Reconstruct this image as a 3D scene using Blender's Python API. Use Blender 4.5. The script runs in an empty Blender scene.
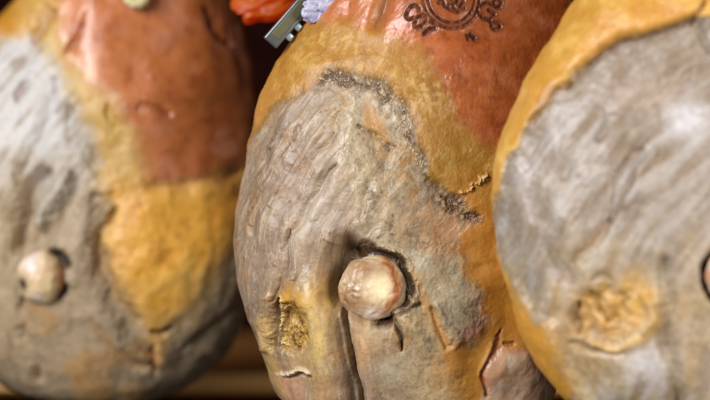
import bpy, math, random
import numpy as np
from mathutils import Vector, Matrix

random.seed(4)
C = bpy.context.scene.collection
sc = bpy.context.scene

# ------------------------------------------------------------------ camera numbers
CAM_Y, CAM_Z, LENS, SENS = -1.2, 1.5, 85.0, 36.0
def mpp(Y):                       # metres per photo pixel on the plane y = Y
    return (Y - CAM_Y) * SENS / LENS / 710.0
def at(u, v, Y):                  # photo pixel -> point at depth Y
    m = mpp(Y)
    return Vector(((u - 355) * m, Y, CAM_Z - (v - 200) * m))

def lin(c):
    c = np.asarray(c, np.float64) / 255.0
    return np.where(c <= 0.04045, c / 12.92, ((c + 0.055) / 1.055) ** 2.4).astype(np.float32)
def linc(c): return tuple(float(x) for x in lin(c)) + (1.0,)

# ------------------------------------------------------------------ numpy noise
_rng = np.random.RandomState(11)
_G = _rng.normal(size=(4096, 3)).astype(np.float32)
_G /= np.linalg.norm(_G, axis=1, keepdims=True)
def gn(p, seed=0):
    p = np.asarray(p, np.float32)
    i = np.floor(p).astype(np.int64)
    f = p - i
    w = f * f * f * (f * (f * 6 - 15) + 10)
    out = np.zeros(len(p), np.float32)
    for dx in (0, 1):
        wx = w[:, 0] if dx else 1 - w[:, 0]
        for dy in (0, 1):
            wy = w[:, 1] if dy else 1 - w[:, 1]
            for dz in (0, 1):
                wz = w[:, 2] if dz else 1 - w[:, 2]
                h = ((i[:, 0] + dx) * 73856093) ^ ((i[:, 1] + dy) * 19349663) ^ ((i[:, 2] + dz) * 83492791) ^ (seed * 2654435)
                h = (h ^ (h >> 13)) * 1274126177
                h = (h ^ (h >> 16)) & 4095
                g = _G[h]
                d = g[:, 0] * (f[:, 0] - dx) + g[:, 1] * (f[:, 1] - dy) + g[:, 2] * (f[:, 2] - dz)
                out += wx * wy * wz * d
    return out * 1.6
def fbm(p, n=4, seed=0, gain=0.5):
    p = np.asarray(p, np.float32)
    o = np.zeros(len(p), np.float32); a = 1.0; s = 0.0
    for k in range(n):
        o += a * gn(p * (2.03 ** k) + 17.3 * k, seed + k); s += a; a *= gain
    return o / s * 1.25
def ss(a, b, x):
    t = np.clip((x - a) / (b - a), 0, 1)
    return t * t * (3 - 2 * t)
def mix(a, b, t):
    return a + (b - a) * t[:, None]

def d_line(U, V, pts):
    best = np.full(U.shape, 1e9, np.float32); tt = np.zeros(U.shape, np.float32)
    n = len(pts) - 1
    for k in range(n):
        (x0, y0), (x1, y1) = pts[k], pts[k + 1]
        dx, dy = x1 - x0, y1 - y0
        t = np.clip(((U - x0) * dx + (V - y0) * dy) / (dx * dx + dy * dy + 1e-9), 0, 1)
        d = np.hypot(U - x0 - t * dx, V - y0 - t * dy)
        m = d < best
        best = np.where(m, d, best); tt = np.where(m, (k + t) / n, tt)
    return best, tt
def sd_poly(U, V, pts):           # negative inside
    n = len(pts)
    d, _ = d_line(U, V, list(pts) + [pts[0]])
    ins = np.zeros(U.shape, bool)
    for k in range(n):
        (x0, y0), (x1, y1) = pts[k], pts[(k + 1) % n]
        if y0 == y1: continue
        c = (y0 > V) != (y1 > V)
        ins ^= c & (U < (x1 - x0) * (V - y0) / (y1 - y0) + x0)
    return np.where(ins, -d, d)
def catmull(pts, n=14, closed=True):
    P = [np.array(p, float) for p in pts]; N = len(P); out = []
    for k in range(N if closed else N - 1):
        if closed: a, b, c, d = P[k - 1], P[k], P[(k + 1) % N], P[(k + 2) % N]
        else: a, b, c, d = P[max(k - 1, 0)], P[k], P[k + 1], P[min(k + 2, N - 1)]
        for j in range(n):
            t = j / n
            out.append(0.5 * (2 * b + (c - a) * t + (2 * a - 5 * b + 4 * c - d) * t * t + (3 * b - a - 3 * c + d) * t ** 3))
    if not closed: out.append(P[-1])
    return [tuple(o) for o in out]

# ------------------------------------------------------------------ scene helpers
def empty(name, loc, label, cat, group=None):
    o = bpy.data.objects.new(name, None); C.objects.link(o)
    o.empty_display_size = 0.02
    o.location = loc; o['label'] = label; o['category'] = cat
    if group: o['group'] = group
    return o
def tag(o, label, cat, group=None):
    o['label'] = label; o['category'] = cat
    if group: o['group'] = group
def mesh_np(name, co, quads, tris=None):
    me = bpy.data.meshes.new(name)
    quads = np.asarray(quads, np.int32).reshape(-1, 4)
    tris = np.zeros((0, 3), np.int32) if tris is None else np.asarray(tris, np.int32).reshape(-1, 3)
    loops = np.concatenate([quads.ravel(), tris.ravel()])
    starts = np.concatenate([np.arange(len(quads)) * 4, len(quads) * 4 + np.arange(len(tris)) * 3]).astype(np.int32)
    me.vertices.add(len(co)); me.vertices.foreach_set('co', np.asarray(co, np.float32).ravel())
    me.loops.add(len(loops)); me.loops.foreach_set('vertex_index', loops.astype(np.int32))
    me.polygons.add(len(starts)); me.polygons.foreach_set('loop_start', starts)
    me.update(calc_edges=True); me.validate()
    me.polygons.foreach_set('use_smooth', np.ones(len(me.polygons), bool))
    return me
def add(name, me, mat, parent=None, loc=None):
    o = bpy.data.objects.new(name, me); C.objects.link(o)
    if mat: me.materials.append(mat)
    if parent: o.parent = parent
    if loc is not None: o.location = loc
    return o
def set_attr(me, name, arr):
    if arr.ndim == 2:
        a = me.attributes.new(name, 'FLOAT_COLOR', 'POINT')
        q = np.ones((len(arr), 4), np.float32); q[:, :3] = arr
        a.data.foreach_set('color', q.ravel())
    else:
        a = me.attributes.new(name, 'FLOAT', 'POINT')
        a.data.foreach_set('value', arr.astype(np.float32))

# ------------------------------------------------------------------ materials
def nodes(name):
    m = bpy.data.materials.new(name); m.use_nodes = True
    nt = m.node_tree; b = nt.nodes['Principled BSDF']
    return m, nt, b
def N(nt, t, **kw):
    n = nt.nodes.new(t)
    for k, v in kw.items():
        if k in n.inputs: n.inputs[k].default_value = v
        else: setattr(n, k, v)
    return n
def flesh_mat(name, bump=0.35, fine=900, amp=0.28, pore=0.0, coat=0.0, spec=0.4, mid=170, dist=0.0005, sss=0):
    """albedo comes from the region fields of the mesh (attribute 'col') broken up by fine procedural noise"""
    m, nt, b = nodes(name); L = nt.links.new
    at_ = N(nt, 'ShaderNodeAttribute', attribute_name='col')
    rg = N(nt, 'ShaderNodeAttribute', attribute_name='rough')
    tc = N(nt, 'ShaderNodeTexCoord')
    n1 = N(nt, 'ShaderNodeTexNoise', Scale=fine, Detail=4.0, Roughness=0.65); L(tc.outputs['Object'], n1.inputs['Vector'])
    n2 = N(nt, 'ShaderNodeTexNoise', Scale=mid, Detail=5.0, Roughness=0.65); L(tc.outputs['Object'], n2.inputs['Vector'])
    av = N(nt, 'ShaderNodeMath', operation='ADD'); L(n1.outputs['Fac'], av.inputs[0]); L(n2.outputs['Fac'], av.inputs[1])
    mr = N(nt, 'ShaderNodeMapRange'); L(av.outputs[0], mr.inputs['Value'])
    mr.inputs['From Min'].default_value = 0.65; mr.inputs['From Max'].default_value = 1.35
    mr.inputs['To Min'].default_value = 1 - amp; mr.inputs['To Max'].default_value = 1 + amp * 0.8
    mul = N(nt, 'ShaderNodeVectorMath', operation='MULTIPLY'); L(at_.outputs['Color'], mul.inputs[0]); L(mr.outputs[0], mul.inputs[1])
    col = mul.outputs[0]
    if pore:
        pn = N(nt, 'ShaderNodeTexNoise', Scale=420.0, Detail=2.0, Roughness=0.5); L(tc.outputs['Object'], pn.inputs['Vector'])
        pr = N(nt, 'ShaderNodeMapRange'); L(pn.outputs['Fac'], pr.inputs['Value'])
        pr.inputs['From Min'].default_value = 0.30; pr.inputs['From Max'].default_value = 0.40
        pr.inputs['To Min'].default_value = 1 - pore; pr.inputs['To Max'].default_value = 1.0
        m2 = N(nt, 'ShaderNodeVectorMath', operation='MULTIPLY'); L(col, m2.inputs[0]); L(pr.outputs[0], m2.inputs[1]); col = m2.outputs[0]
    L(col, b.inputs['Base Color'])
    r2 = N(nt, 'ShaderNodeMath', operation='MULTIPLY_ADD'); L(n2.outputs['Fac'], r2.inputs[0]); r2.inputs[1].default_value = 0.3
    r3 = N(nt, 'ShaderNodeMath', operation='SUBTRACT'); L(rg.outputs['Fac'], r3.inputs[0]); r3.inputs[1].default_value = 0.15
    L(r3.outputs[0], r2.inputs[2]); L(r2.outputs[0], b.inputs['Roughness'])
    b.inputs['Specular IOR Level'].default_value = spec
    if sss:
        b.inputs['Subsurface Weight'].default_value = sss; b.inputs['Subsurface Radius'].default_value = (1.0, .45, .15); b.inputs['Subsurface Scale'].default_value = .0025
    b.inputs['Coat Weight'].default_value = coat; b.inputs['Coat Roughness'].default_value = 0.22
    bp = N(nt, 'ShaderNodeBump', Strength=bump, Distance=dist); L(av.outputs[0], bp.inputs['Height']); L(bp.outputs[0], b.inputs['Normal'])
    if coat: L(bp.outputs[0], b.inputs['Coat Normal'])
    return m
M_CUT = flesh_mat('cured_meat', bump=0.16, coat=.08, fine=1500, amp=0.26, pore=0.22, spec=0.5, mid=260, dist=0.0006)
M_FAT = flesh_mat('lard_fat', bump=0.40, fine=1100, amp=0.16, coat=0.12, spec=0.5, mid=150, dist=0.0006, sss=.5)
M_RIND = flesh_mat('pork_rind', bump=0.25, fine=1100, amp=0.2, coat=0.55, spec=0.5, mid=300, dist=0.0005, sss=.12)
M_BRAND = flesh_mat('burnt_brand', bump=0.3, fine=900, amp=0.3, coat=0.0, spec=0.2, mid=230)
M_BONE = flesh_mat('bone', bump=0.05, fine=500, amp=0.16, coat=0.25, spec=0.5, mid=160, sss=.4)
M_BONE.node_tree.nodes['Principled BSDF'].inputs['Coat Roughness'].default_value = 0.38

# ------------------------------------------------------------------ ham body
class Ham: pass
def ham_body(spec):
    """closed body: outline in the hanging plane, domed front and flatter back; returns the base surface"""
    Y, m = spec['Y'], mpp(spec['Y'])
    cu, cv = spec['pole']
    ol = np.array(catmull(spec['outline'], 16))
    ang = np.arctan2(ol[:, 1] - cv, ol[:, 0] - cu); rad = np.hypot(ol[:, 0] - cu, ol[:, 1] - cv)
    o = np.argsort(ang); ang, rad = ang[o], rad[o]
    nt_, ns, nb = spec['nt'], spec['ns'], 36
    th = np.linspace(-math.pi, math.pi, nt_, endpoint=False)
    R = np.interp(th, ang, rad, period=2 * math.pi)
    kw = int(nt_ * 6 / 360); kx = np.arange(-kw, kw + 1); kg = np.exp(-(kx / (kw / 2.4)) ** 2); kg /= kg.sum()
    R = np.convolve(np.concatenate([R[-kw:], R, R[:kw]]), kg, 'valid')
    e = spec.get('e', 0.8)
    f = np.linspace(0, math.pi / 2, 4000)
    rr, dd = np.sin(f) ** e, np.cos(f) ** e
    k = spec['Df'] / (200 * m)
    arc = np.concatenate([[0], np.cumsum(np.hypot(np.diff(rr), k * np.diff(dd)))])
    tgt = np.linspace(0, arc[-1], ns + 1)[1:]
    fr = np.interp(tgt, arc, rr); fd = np.interp(tgt, arc, dd); fd[-1] = 0; fr[-1] = 1
    g = np.linspace(math.pi / 2, math.pi, nb + 2)[1:-1]
    br, bd = np.sin(g), np.cos(g)
    rs = np.concatenate([fr, br]); ds = np.concatenate([fd * spec['Df'], bd * spec['Db']])
    sx, sy = spec.get('tilt', (0, 0))
    UU = cu + rs[:, None] * R[None] * np.cos(th)[None]
    VV = cv + rs[:, None] * R[None] * np.sin(th)[None]
    # dome is thinner towards the shank
    taper = np.interp(VV, [-320, -200, 0, 120], [0.45, 0.6, 0.9, 1.0])
    dep = ds[:, None] * taper * (1 + sx * (UU - cu) / 200 + sy * (VV - cv) / 200)
    X = (UU - 355) * m; Z = CAM_Z - (VV - 200) * m; YY = Y - dep
    P = np.stack([X, YY, Z], -1).reshape(-1, 3)
    pf = np.array([[(cu - 355) * m, Y - spec['Df'], CAM_Z - (cv - 200) * m]])
    pb = np.array([[(cu - 355) * m, Y + spec['Db'], CAM_Z - (cv - 200) * m]])
    co = np.concatenate([P, pf, pb])
    nr = ns + nb
    a = np.arange(nr - 1)[:, None] * nt_ + np.arange(nt_)[None]
    b = np.arange(nr - 1)[:, None] * nt_ + (np.arange(nt_)[None] + 1) % nt_
    quads = np.stack([a, a + nt_, b + nt_, b], -1).reshape(-1, 4)
    j = np.arange(nt_); jn = (j + 1) % nt_
    t1 = np.stack([np.full(nt_, nr * nt_), j, jn], -1)
    last = (nr - 1) * nt_
    t2 = np.stack([np.full(nt_, nr * nt_ + 1), last + jn, last + j], -1)
    tris = np.concatenate([t1, t2])
    return co, quads, tris
def vnormals(me):
    n = np.zeros(len(me.vertices) * 3, np.float32)
    me.vertex_normals.foreach_get('vector', n)
    return n.reshape(-1, 3)

def build_ham(spec, fields):
    co, quads, tris = ham_body(spec)
    m = mpp(spec['Y'])
    me = mesh_np('base', co, quads, tris)
    nrm = vnormals(me)
    if (nrm[-2, 1] > 0):                          # front pole must look at the camera side
        quads = quads[:, ::-1]; tris = tris[:, ::-1]; nrm = -nrm
    bpy.data.meshes.remove(me)
    h = Ham(); h.co = co; h.nrm = nrm
    # position of each base point on the ham's face, in face units
    kk = SENS / LENS / 710.0
    dist = co[:, 1] - CAM_Y
    U = (355 + co[:, 0] / (dist * kk)).astype(np.float32)
    V = (200 + (CAM_Z - co[:, 2]) / (dist * kk)).astype(np.float32)
    L = np.stack([co[:, 0] / m, co[:, 1] / m, -(co[:, 2] - CAM_Z) / m], -1).astype(np.float32) + spec.get('seed', 0) * 37.0
    front = nrm[:, 1] < 0.25
    H, col, rough, part, names = fields(U, V, L, front)
    co2 = co + nrm * (H * m)[:, None]
    me = mesh_np('whole', co2, quads, tris)
    n2 = vnormals(me)
    bpy.data.meshes.remove(me)
    root = empty('cured_ham', at(*spec['pole'], spec['Y']), spec['label'], 'ham', 'cured hams hanging side by side')
    org = np.array(root.location)
    objs = {}
    fq = part[quads].astype(np.int32); ft = part[tris].astype(np.int32)
    fq = fq[:, 0]; ft = ft[:, 0]
    for k, (nm, mat, par) in enumerate(names):
        q = quads[fq == k]; t = tris[ft == k]
        if len(q) + len(t) == 0: continue
        ids = np.unique(np.concatenate([q.ravel(), t.ravel()]))
        remap = np.full(len(co2), -1, np.int64); remap[ids] = np.arange(len(ids))
        pm = mesh_np(nm, co2[ids] - org, remap[q], remap[t])
        set_attr(pm, 'col', col[ids]); set_attr(pm, 'rough', rough[ids])
        pm.normals_split_custom_set_from_vertices(n2[ids].tolist())
        objs[nm] = add(nm, pm, mat, objs[par] if par else root)
    h.root, h.objs, h.U, h.V, h.H, h.m, h.co2 = root, objs, U, V, H, m, co2
    return h
def surf(h, u, v):
    i = np.argmin((h.U - u) ** 2 + (h.V - v) ** 2 + np.where(h.nrm[:, 1] < 0, 0, 1e6))
    return Vector(h.co[i])

def femur(h, u, v, r, push, colfn, seed, squash=(1, .72, 1)):
    """smooth ball of the thigh bone, standing in its socket"""
    m = h.m * 0.95
    nu, nv = 160, 96
    th = np.linspace(0, 2 * math.pi, nu, endpoint=False); ph = np.linspace(0, math.pi, nv + 2)[1:-1]
    T, Pp = np.meshgrid(th, ph)
    D = np.stack([np.sin(Pp) * np.cos(T), -np.cos(Pp), -np.sin(Pp) * np.sin(T)], -1).reshape(-1, 3)   # pole faces camera
    D = np.concatenate([D, [[0, -1, 0], [0, 1, 0]]]).astype(np.float32)
    n1 = fbm(D * 1.6 + seed * 5.1, 3, seed); n2 = fbm(D * 7 + seed * 3.3, 3, seed + 4)
    rad = r * m * (1 + 0.11 * n1 + 0.008 * n2)
    co = D * rad[:, None] * np.array(squash)
    nr = nv
    a = np.arange(nr - 1)[:, None] * nu + np.arange(nu)[None]; b = np.arange(nr - 1)[:, None] * nu + (np.arange(nu)[None] + 1) % nu
    q = np.stack([a, b, b + nu, a + nu], -1).reshape(-1, 4)
    j = np.arange(nu); jn = (j + 1) % nu
    t = np.concatenate([np.stack([np.full(nu, nr * nu), jn, j], -1), np.stack([np.full(nu, nr * nu + 1), (nr - 1) * nu + j, (nr - 1) * nu + jn], -1)])
    me = mesh_np('femur_head', co, q, t)
    if vnormals(me)[-2, 1] > 0:
        bpy.data.meshes.remove(me); me = mesh_np('femur_head', co, q[:, ::-1], t[:, ::-1])
    col = colfn(D[:, 0], -D[:, 2], D, n1, n2)
    set_attr(me, 'col', col); set_attr(me, 'rough', np.full(len(co), 0.42, np.float32) + 0.15 * n2)
    p = surf(h, u, v)
    return add('femur_head', me, M_BONE, h.root, p - h.root.location + Vector((0, -push * m, 0)))

def stroke(U, V, pts, w, taper=0.0, smooth=True):
    """soft line mask 0..1"""
    if smooth and len(pts) > 2: pts = catmull(pts, 6, closed=False)
    d, t = d_line(U, V, pts)
    ww = w * (1 - taper * np.abs(2 * t - 1) ** 2)
    return np.exp(-(d / ww) ** 2)

GREY, FATK, RINDK = 0, 1, 2

def common(U, V, L, warp=(5, 1.3)):
    a = gn(L / 22, 31); b = gn(L / 22, 57); c = fbm(L / 6, 3, 71); d = fbm(L / 6, 3, 93)
    return U + warp[0] * a + warp[1] * c, V + warp[0] * b + warp[1] * d
def grain(L, fan, lw=5, ll=60, seed=0, n=3):
    """muscle fibre: bundles curving round the point `fan`, wandering a little"""
    k = fan[2] * 37.0
    px = L[:, 0] - k + 355 - fan[0] + 7 * gn(L / 60, 401) + 1.4 * gn(L / 22, 403); py = L[:, 2] - k + 200 - fan[1] + 7 * gn(L / 60, 405) + 1.4 * gn(L / 22, 407)
    y = np.hypot(px, py); x = np.arctan2(py, -px) * 300
    return fbm(np.stack([x / ll, y / lw, L[:, 1] / (lw * 3)], -1), n, seed)

# ================================================================== the middle ham
MID = dict(Y=0.0, pole=(405, 225), Df=0.075, Db=0.06, nt=1500, ns=560, e=0.82, seed=1,
    label='sharp middle ham with full bone knob, yellow fat and branded rind',
    outline=[(318, 5), (290, 45), (268, 84), (253, 130), (241, 178), (234, 222), (233, 255), (237, 290), (247, 318), (258, 346), (268, 373),
             (283, 405), (310, 440), (360, 470), (420, 482), (480, 468), (525, 432), (552, 392), (580, 330), (597, 250), (604, 160), (602, 60), (592, -40),
             (574, -120), (540, -185), (495, -215), (440, -210), (400, -165), (368, -105), (340, -45)])
def fields_mid(U, V, L, front):
    n = len(U)
    u, v = common(U, V, L)
    big = fbm(L / 70, 3, 3); med = fbm(L / 24, 3, 9); sml = fbm(L / 8, 3, 15); tiny = fbm(L / 3.2, 2, 21)
    FAN = (560, 330, 1)
    gr = grain(L, FAN, 6, 70, 5); gr2 = grain(L, FAN, 2.4, 40, 8, 2); gr3 = grain(L, FAN, 18, 80, 12, 2)
    wv = np.stack([4.5 * gn(L / 17, 501), 4.5 * gn(L / 17, 503), 4.5 * gn(L / 17, 505)], -1)
    swl = fbm((L + wv) / np.array([9, 9, 15], np.float32), 4, 507); sw2 = fbm((L + 2 * wv) / np.array([26, 26, 40], np.float32), 4, 511)
    wisp = np.clip(1 - np.abs(grain(L, FAN, 4, 26, 521, 2)) * 9, 0, 1) ** 2 * ss(0.0, 0.35, gn(L / 20, 523))
    swisp = np.clip(1 - np.abs(fbm((L + wv) / 12, 2, 527)) * 9, 0, 1) ** 2 * ss(0.0, 0.35, gn(L / 15, 529))
    GREYP = [(200, 240), (236, 182), (246, 152), (260, 128), (280, 107), (300, 95), (316, 86), (330, 77), (355, 72), (375, 79), (392, 92), (404, 108),
             (411, 128), (417, 150), (426, 175), (438, 192), (455, 202), (470, 214), (474, 228), (462, 238), (459, 255), (467, 278), (480, 296),
             (487, 318), (484, 335), (470, 346), (449, 343), (446, 360), (458, 385), (470, 430), (440, 540), (300, 540), (200, 420)]
    sg = sd_poly(u, v, GREYP)
    R1 = [(376, 30), (386, 42), (405, 45), (422, 50), (437, 72), (449, 98), (462, 123), (481, 143), (500, 152), (700, 165), (700, -500), (384, -500), (386, -50), (384, 0)]
    R2 = [(250, -500), (290, 10), (312, 24), (330, 25), (348, 21), (371, 30), (380, 10), (382, -60), (383, -500)]
    u3 = U + 5 * gn(L / 18, 41) + 2 * sml; v3 = V + 5 * gn(L / 18, 43) + 2 * sml
    sr = np.minimum(sd_poly(u3, v3, R1), sd_poly(u3, v3, R2))
    sw_ = 2.5 + 6.5 * ss(225, 250, V) * ss(425, 445, U); wg = ss(1, -1, (sg + sw_ * .5 * sml) / sw_); wr = ss(9, -10, sr + 4 * sml) * (1 - wg)
    PINK = [(489, 356), (505, 346), (528, 350), (546, 380), (566, 412), (540, 450), (470, 440), (483, 400), (486, 380)]
    sp = sd_poly(u, v, PINK); wp = ss(2.5, -2.5, sp) * (1 - wg)
    # ---------------- albedo
    fib = grain(L, FAN, 1.5, 26, 551, 2)
    grey = np.tile(lin((150, 135, 112)), (n, 1))
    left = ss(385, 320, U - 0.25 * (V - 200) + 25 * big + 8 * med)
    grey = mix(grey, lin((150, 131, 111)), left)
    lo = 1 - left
    grey = mix(grey, lin((172, 160, 136)), ss(-0.05, 0.5, sw2) * lo * 0.85)
    grey = mix(grey, lin((160, 120, 66)), ss(0.0, 0.45, -sw2 + 0.4 * swl) * lo * 0.85)
    grey = mix(grey, lin((186, 150, 124)), ss(0.1, 0.5, fbm(L / 34, 3, 531)) * lo * 0.5)
    grey = mix(grey, lin((184, 172, 146)), ss(0.05, 0.5, swl) * lo * 0.55)
    grey = mix(grey, lin((96, 76, 50)), ss(0.08, 0.5, -swl + 0.3 * tiny) * lo * 0.6)
    grey = mix(grey, lin((184, 168, 142)), ss(0.02, 0.5, gr + 0.5 * big) * left * 0.7)
    grey = mix(grey, lin((112, 86, 62)), ss(0.0, 0.5, -gr + 0.5 * gr3) * left * 0.55)
    grey = mix(grey, lin((168, 128, 84)), ss(0.05, 0.5, med + 0.5 * gr) * left * 0.45)
    grey = mix(grey, lin((196, 180, 156)), np.clip(wisp * left * 0.55 + swisp * lo * 0.5, 0, 1))
    grey = mix(grey, lin((92, 72, 52)), ss(0.38, 0.55, gn(L / 4.0, 541)) * ss(-.1, .3, med) * 0.55)
    grey = mix(grey, lin((198, 184, 162)), ss(0.2, 0.6, fib) * (0.12 + 0.25 * left)); grey = mix(grey, lin((108, 86, 66)), ss(0.2, 0.6, -fib) * (0.1 + 0.2 * left))
    hair = np.clip(1 - np.abs(fbm((L + 1.4 * wv) / np.array([7, 7, 12], np.float32), 2, 561)) * 13, 0, 1) * ss(0.05, 0.4, gn(L / 17, 563)); grey = mix(grey, lin((96, 74, 50)), hair * (.3 + .4 * lo))
    # moist sheen of the lean by the vertical middle, painted in as paler colour
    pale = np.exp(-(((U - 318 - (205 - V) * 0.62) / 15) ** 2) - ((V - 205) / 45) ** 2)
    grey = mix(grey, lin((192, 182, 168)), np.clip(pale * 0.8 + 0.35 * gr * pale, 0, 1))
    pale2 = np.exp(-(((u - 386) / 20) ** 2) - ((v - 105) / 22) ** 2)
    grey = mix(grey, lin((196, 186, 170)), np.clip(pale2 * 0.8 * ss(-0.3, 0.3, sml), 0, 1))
    # tan window of flesh under the crack
    tanp = ss(3, -4, sd_poly(u, v, [(362, 108), (378, 112), (386, 132), (394, 142), (378, 140), (364, 130)]))
    grey = mix(grey, lin((178, 136, 88)), tanp * 0.85)
    for (x, y, rx, ry, c, s) in [(455, 232, 24, 18, (186, 138, 100), 0.8), (430, 214, 26, 12, (180, 142, 108), 0.6), (476, 245, 13, 24, (188, 128, 88), 0.6),
                                 (474, 334, 16, 11, (190, 128, 118), 0.75), (482, 308, 6, 22, (196, 150, 128), 0.5), (435, 300, 30, 34, (168, 158, 134), 0.5),
                                 (372, 350, 22, 26, (184, 148, 112), 0.4), (395, 372, 20, 20, (172, 168, 148), 0.6), (286, 390, 16, 18, (196, 144, 112), 0.7),
                                 (432, 120, 9, 20, (200, 170, 120), 0.0), (300, 250, 22, 30, (172, 152, 128), 0.4), (415, 262, 14, 14, (205, 200, 182), 0.6),
                                 (308, 302, 26, 12, (204, 160, 78), 0.95), (316, 335, 17, 44, (206, 178, 112), 1.0), (290, 300, 14, 12, (196, 148, 56), 1.0), (300, 362, 16, 14, (190, 160, 112), .7), (322, 388, 12, 14, (196, 156, 110), .6), (372, 330, 14, 14, (190, 178, 148), .5), (362, 338, 8, 26, (200, 160, 112), .5), (442, 378, 18, 22, (196, 146, 84), .7), (420, 384, 20, 18, (178, 160, 124), .5), (450, 288, 14, 20, (176, 168, 140), .5)]:
        w = np.exp(-(((u - x) / rx) ** 2) - ((v - y) / ry) ** 2)
        grey = mix(grey, lin(c), np.clip(w * s * (1 + 0.8 * sml), 0, 1))
    # tendons and seams in the lower right lean
    tend = np.maximum(stroke(u, v, [(424, 305), (436, 325), (446, 345), (452, 372), (458, 400)], 6), 0.8 * stroke(u, v, [(412, 268), (420, 290), (426, 306)], 3))
    grey = mix(grey, lin((192, 148, 88)), np.clip(tend * 0.8 + 0.4 * sml * tend, 0, 1))
    fat = np.tile(lin((188, 142, 60)), (n, 1))
    fat = mix(fat, lin((200, 160, 84)), ss(0, 0.6, med))
    fat = mix(fat, lin((172, 124, 44)), ss(0.0, 0.5, -big + 0.4 * med)); fat = mix(fat, lin((220, 190, 120)), ss(0.12, .5, swl + .3 * tiny) * .5); fat = mix(fat, lin((168, 120, 48)), ss(0.1, .45, -swl + .3 * sw2) * .5)
    fat = mix(fat, lin((222, 196, 140)), np.clip(np.exp(-(((U - 425) / 30) ** 2) - ((V - 88) / 24) ** 2) * ss(-0.2, 0.5, sml), 0, 1))
    fat = mix(fat, lin((200, 150, 84)), ss(330, 270, U) * ss(60, 110, V) * 0.8)
    fat = mix(fat, lin((196, 132, 48)), ss(150, 225, V + 14 * med) * ss(400, 450, U))                  # amber strip at right
    fat = mix(fat, lin((172, 98, 28)), ss(0.05, 0.6, med + 0.3 * sml) * ss(170, 230, V) * 0.6); fat = mix(fat, lin((214, 160, 82)), ss(0.05, .5, sw2) * ss(200, 250, V) * .5)
    fat = mix(fat, lin((205, 150, 70)), ss(320, 360, V) * 0.6)
    fat = mix(fat, lin((140, 108, 58)), np.clip(ss(9, 0, sg + 5 * sml) * ss(230, 190, V) * .75, 0, 1))
    # dirty pinkish-brown blur where fat meets the upper rind
    pink = np.tile(lin((222, 180, 142)), (n, 1))
    pink = mix(pink, lin((232, 220, 206)), ss(0.0, 0.5, sw2) * ss(510, 545, U)); pink = mix(pink, lin((200, 138, 90)), ss(0.0, 0.5, -sw2 + 0.4 * med) * 0.8)
    pink = mix(pink, lin((232, 214, 196)), ss(0.1, 0.5, swl) * 0.6); pink = mix(pink, lin((190, 96, 62)), np.clip(ss(-9, 0, sp) * ss(-.1, .4, med) * .6, 0, 1))
    rind = np.tile(lin((176, 92, 40)), (n, 1))
    rind = mix(rind, lin((200, 120, 66)), ss(0.0, 0.6, med + 0.4 * big) * 0.5)
    rind = mix(rind, lin((132, 58, 18)), ss(0.05, 0.6, -med + 0.5 * sml) * 0.45)
    rind = mix(rind, lin((196, 124, 80)), ss(430, 370, U) * 0.8)
    rind = mix(rind, lin((128, 58, 22)), ss(465, 560, U) * 0.8)  # darker to the right: turned-away shade painted in, besides natural variation
    rind = mix(rind, lin((110, 46, 14)), ss(0.1, 0.5, gn(L / np.array([50, 50, 7], np.float32), 77)) * 0.08)
    rind = mix(rind, lin((184, 100, 46)), ss(0.1, 0.4, swl) * 0.35)
    T = lambda c: np.array(c, np.float32)
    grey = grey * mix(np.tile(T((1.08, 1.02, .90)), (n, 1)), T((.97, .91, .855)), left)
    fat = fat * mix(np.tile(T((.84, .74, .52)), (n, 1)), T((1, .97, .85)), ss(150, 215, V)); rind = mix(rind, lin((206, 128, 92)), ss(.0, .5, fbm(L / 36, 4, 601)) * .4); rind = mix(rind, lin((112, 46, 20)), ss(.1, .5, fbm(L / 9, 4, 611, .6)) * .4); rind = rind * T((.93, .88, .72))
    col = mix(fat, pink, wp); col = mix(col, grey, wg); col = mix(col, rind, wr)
    # ---------------- height
    H = 5.0 * big
    Hg = 1.0 * med + (0.35 * sml + 0.35 * swl + 1.5 * sw2 + 0.25 * swisp) * (1 - left) + 0.14 * tiny + (0.24 * gr + 0.08 * gr2 + 2.0 * gr3 + 0.12 * wisp) * left + 0.25 * gr * lo - 1.0
    Hf = 1.2 * ss(0, 14, sg) + 0.9 * med + (0.22 * sml + 0.22 * tiny + 0.2 * swl) * (1 - .75 * wp) * (1 - .5 * ss(200, 240, V))
    Hr = 1.4 + 0.45 * med + 0.10 * sml + 0.06 * tiny
    H += Hg * wg + Hf * (1 - wg - wr) + Hr * wr + 0.8 * wp * med
    rough = (0.52 - 0.16 * ss(0, .5, sw2 + .4 * med)) * wg + (0.43 - .14 * wp) * (1 - wg - wr) + 0.36 * wr
    dark = lin((88, 60, 38)); crust = lin((176, 154, 114))
    # torn dark crack with salty crust along the top of the lean
    band = np.maximum.reduce([stroke(u, v, [(316, 89), (332, 81), (352, 79), (372, 85)], 8.5, 0.5), stroke(u, v, [(374, 86), (390, 101), (401, 115), (409, 136)], 8, 0.35),
                              stroke(u, v, [(430, 186), (442, 198), (458, 207), (474, 218)], 10, 0.35), 0.55 * stroke(u, v, [(412, 134), (420, 158), (430, 182)], 4)])
    rag = fbm(L / 5.5, 4, 101, .6); band = band * (0.35 + 0.75 * ss(-.25, .3, gn(L / 16, 103) + .4 * sml))
    H += band * (-2.0 + 2.0 * rag + .4 * tiny)
    col = mix(col, dark, np.clip(band * 1.3 * ss(0.5, 0.0, rag), 0, 1) * 0.85)
    cr = ss(0.16, 0.5, rag + 0.35 * tiny) * ss(0.12, 0.5, band)
    col = mix(col, crust, np.clip(cr * 0.9, 0, 1))
    fl = 0.8 * ss(0.22, 0.5, fbm(L / 2.4, 3, 131)) * np.maximum(stroke(u, v, [(372, 80), (384, 92), (396, 104)], 9), 0.9 * stroke(u, v, [(400, 120), (412, 140), (418, 165)], 6))
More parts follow.
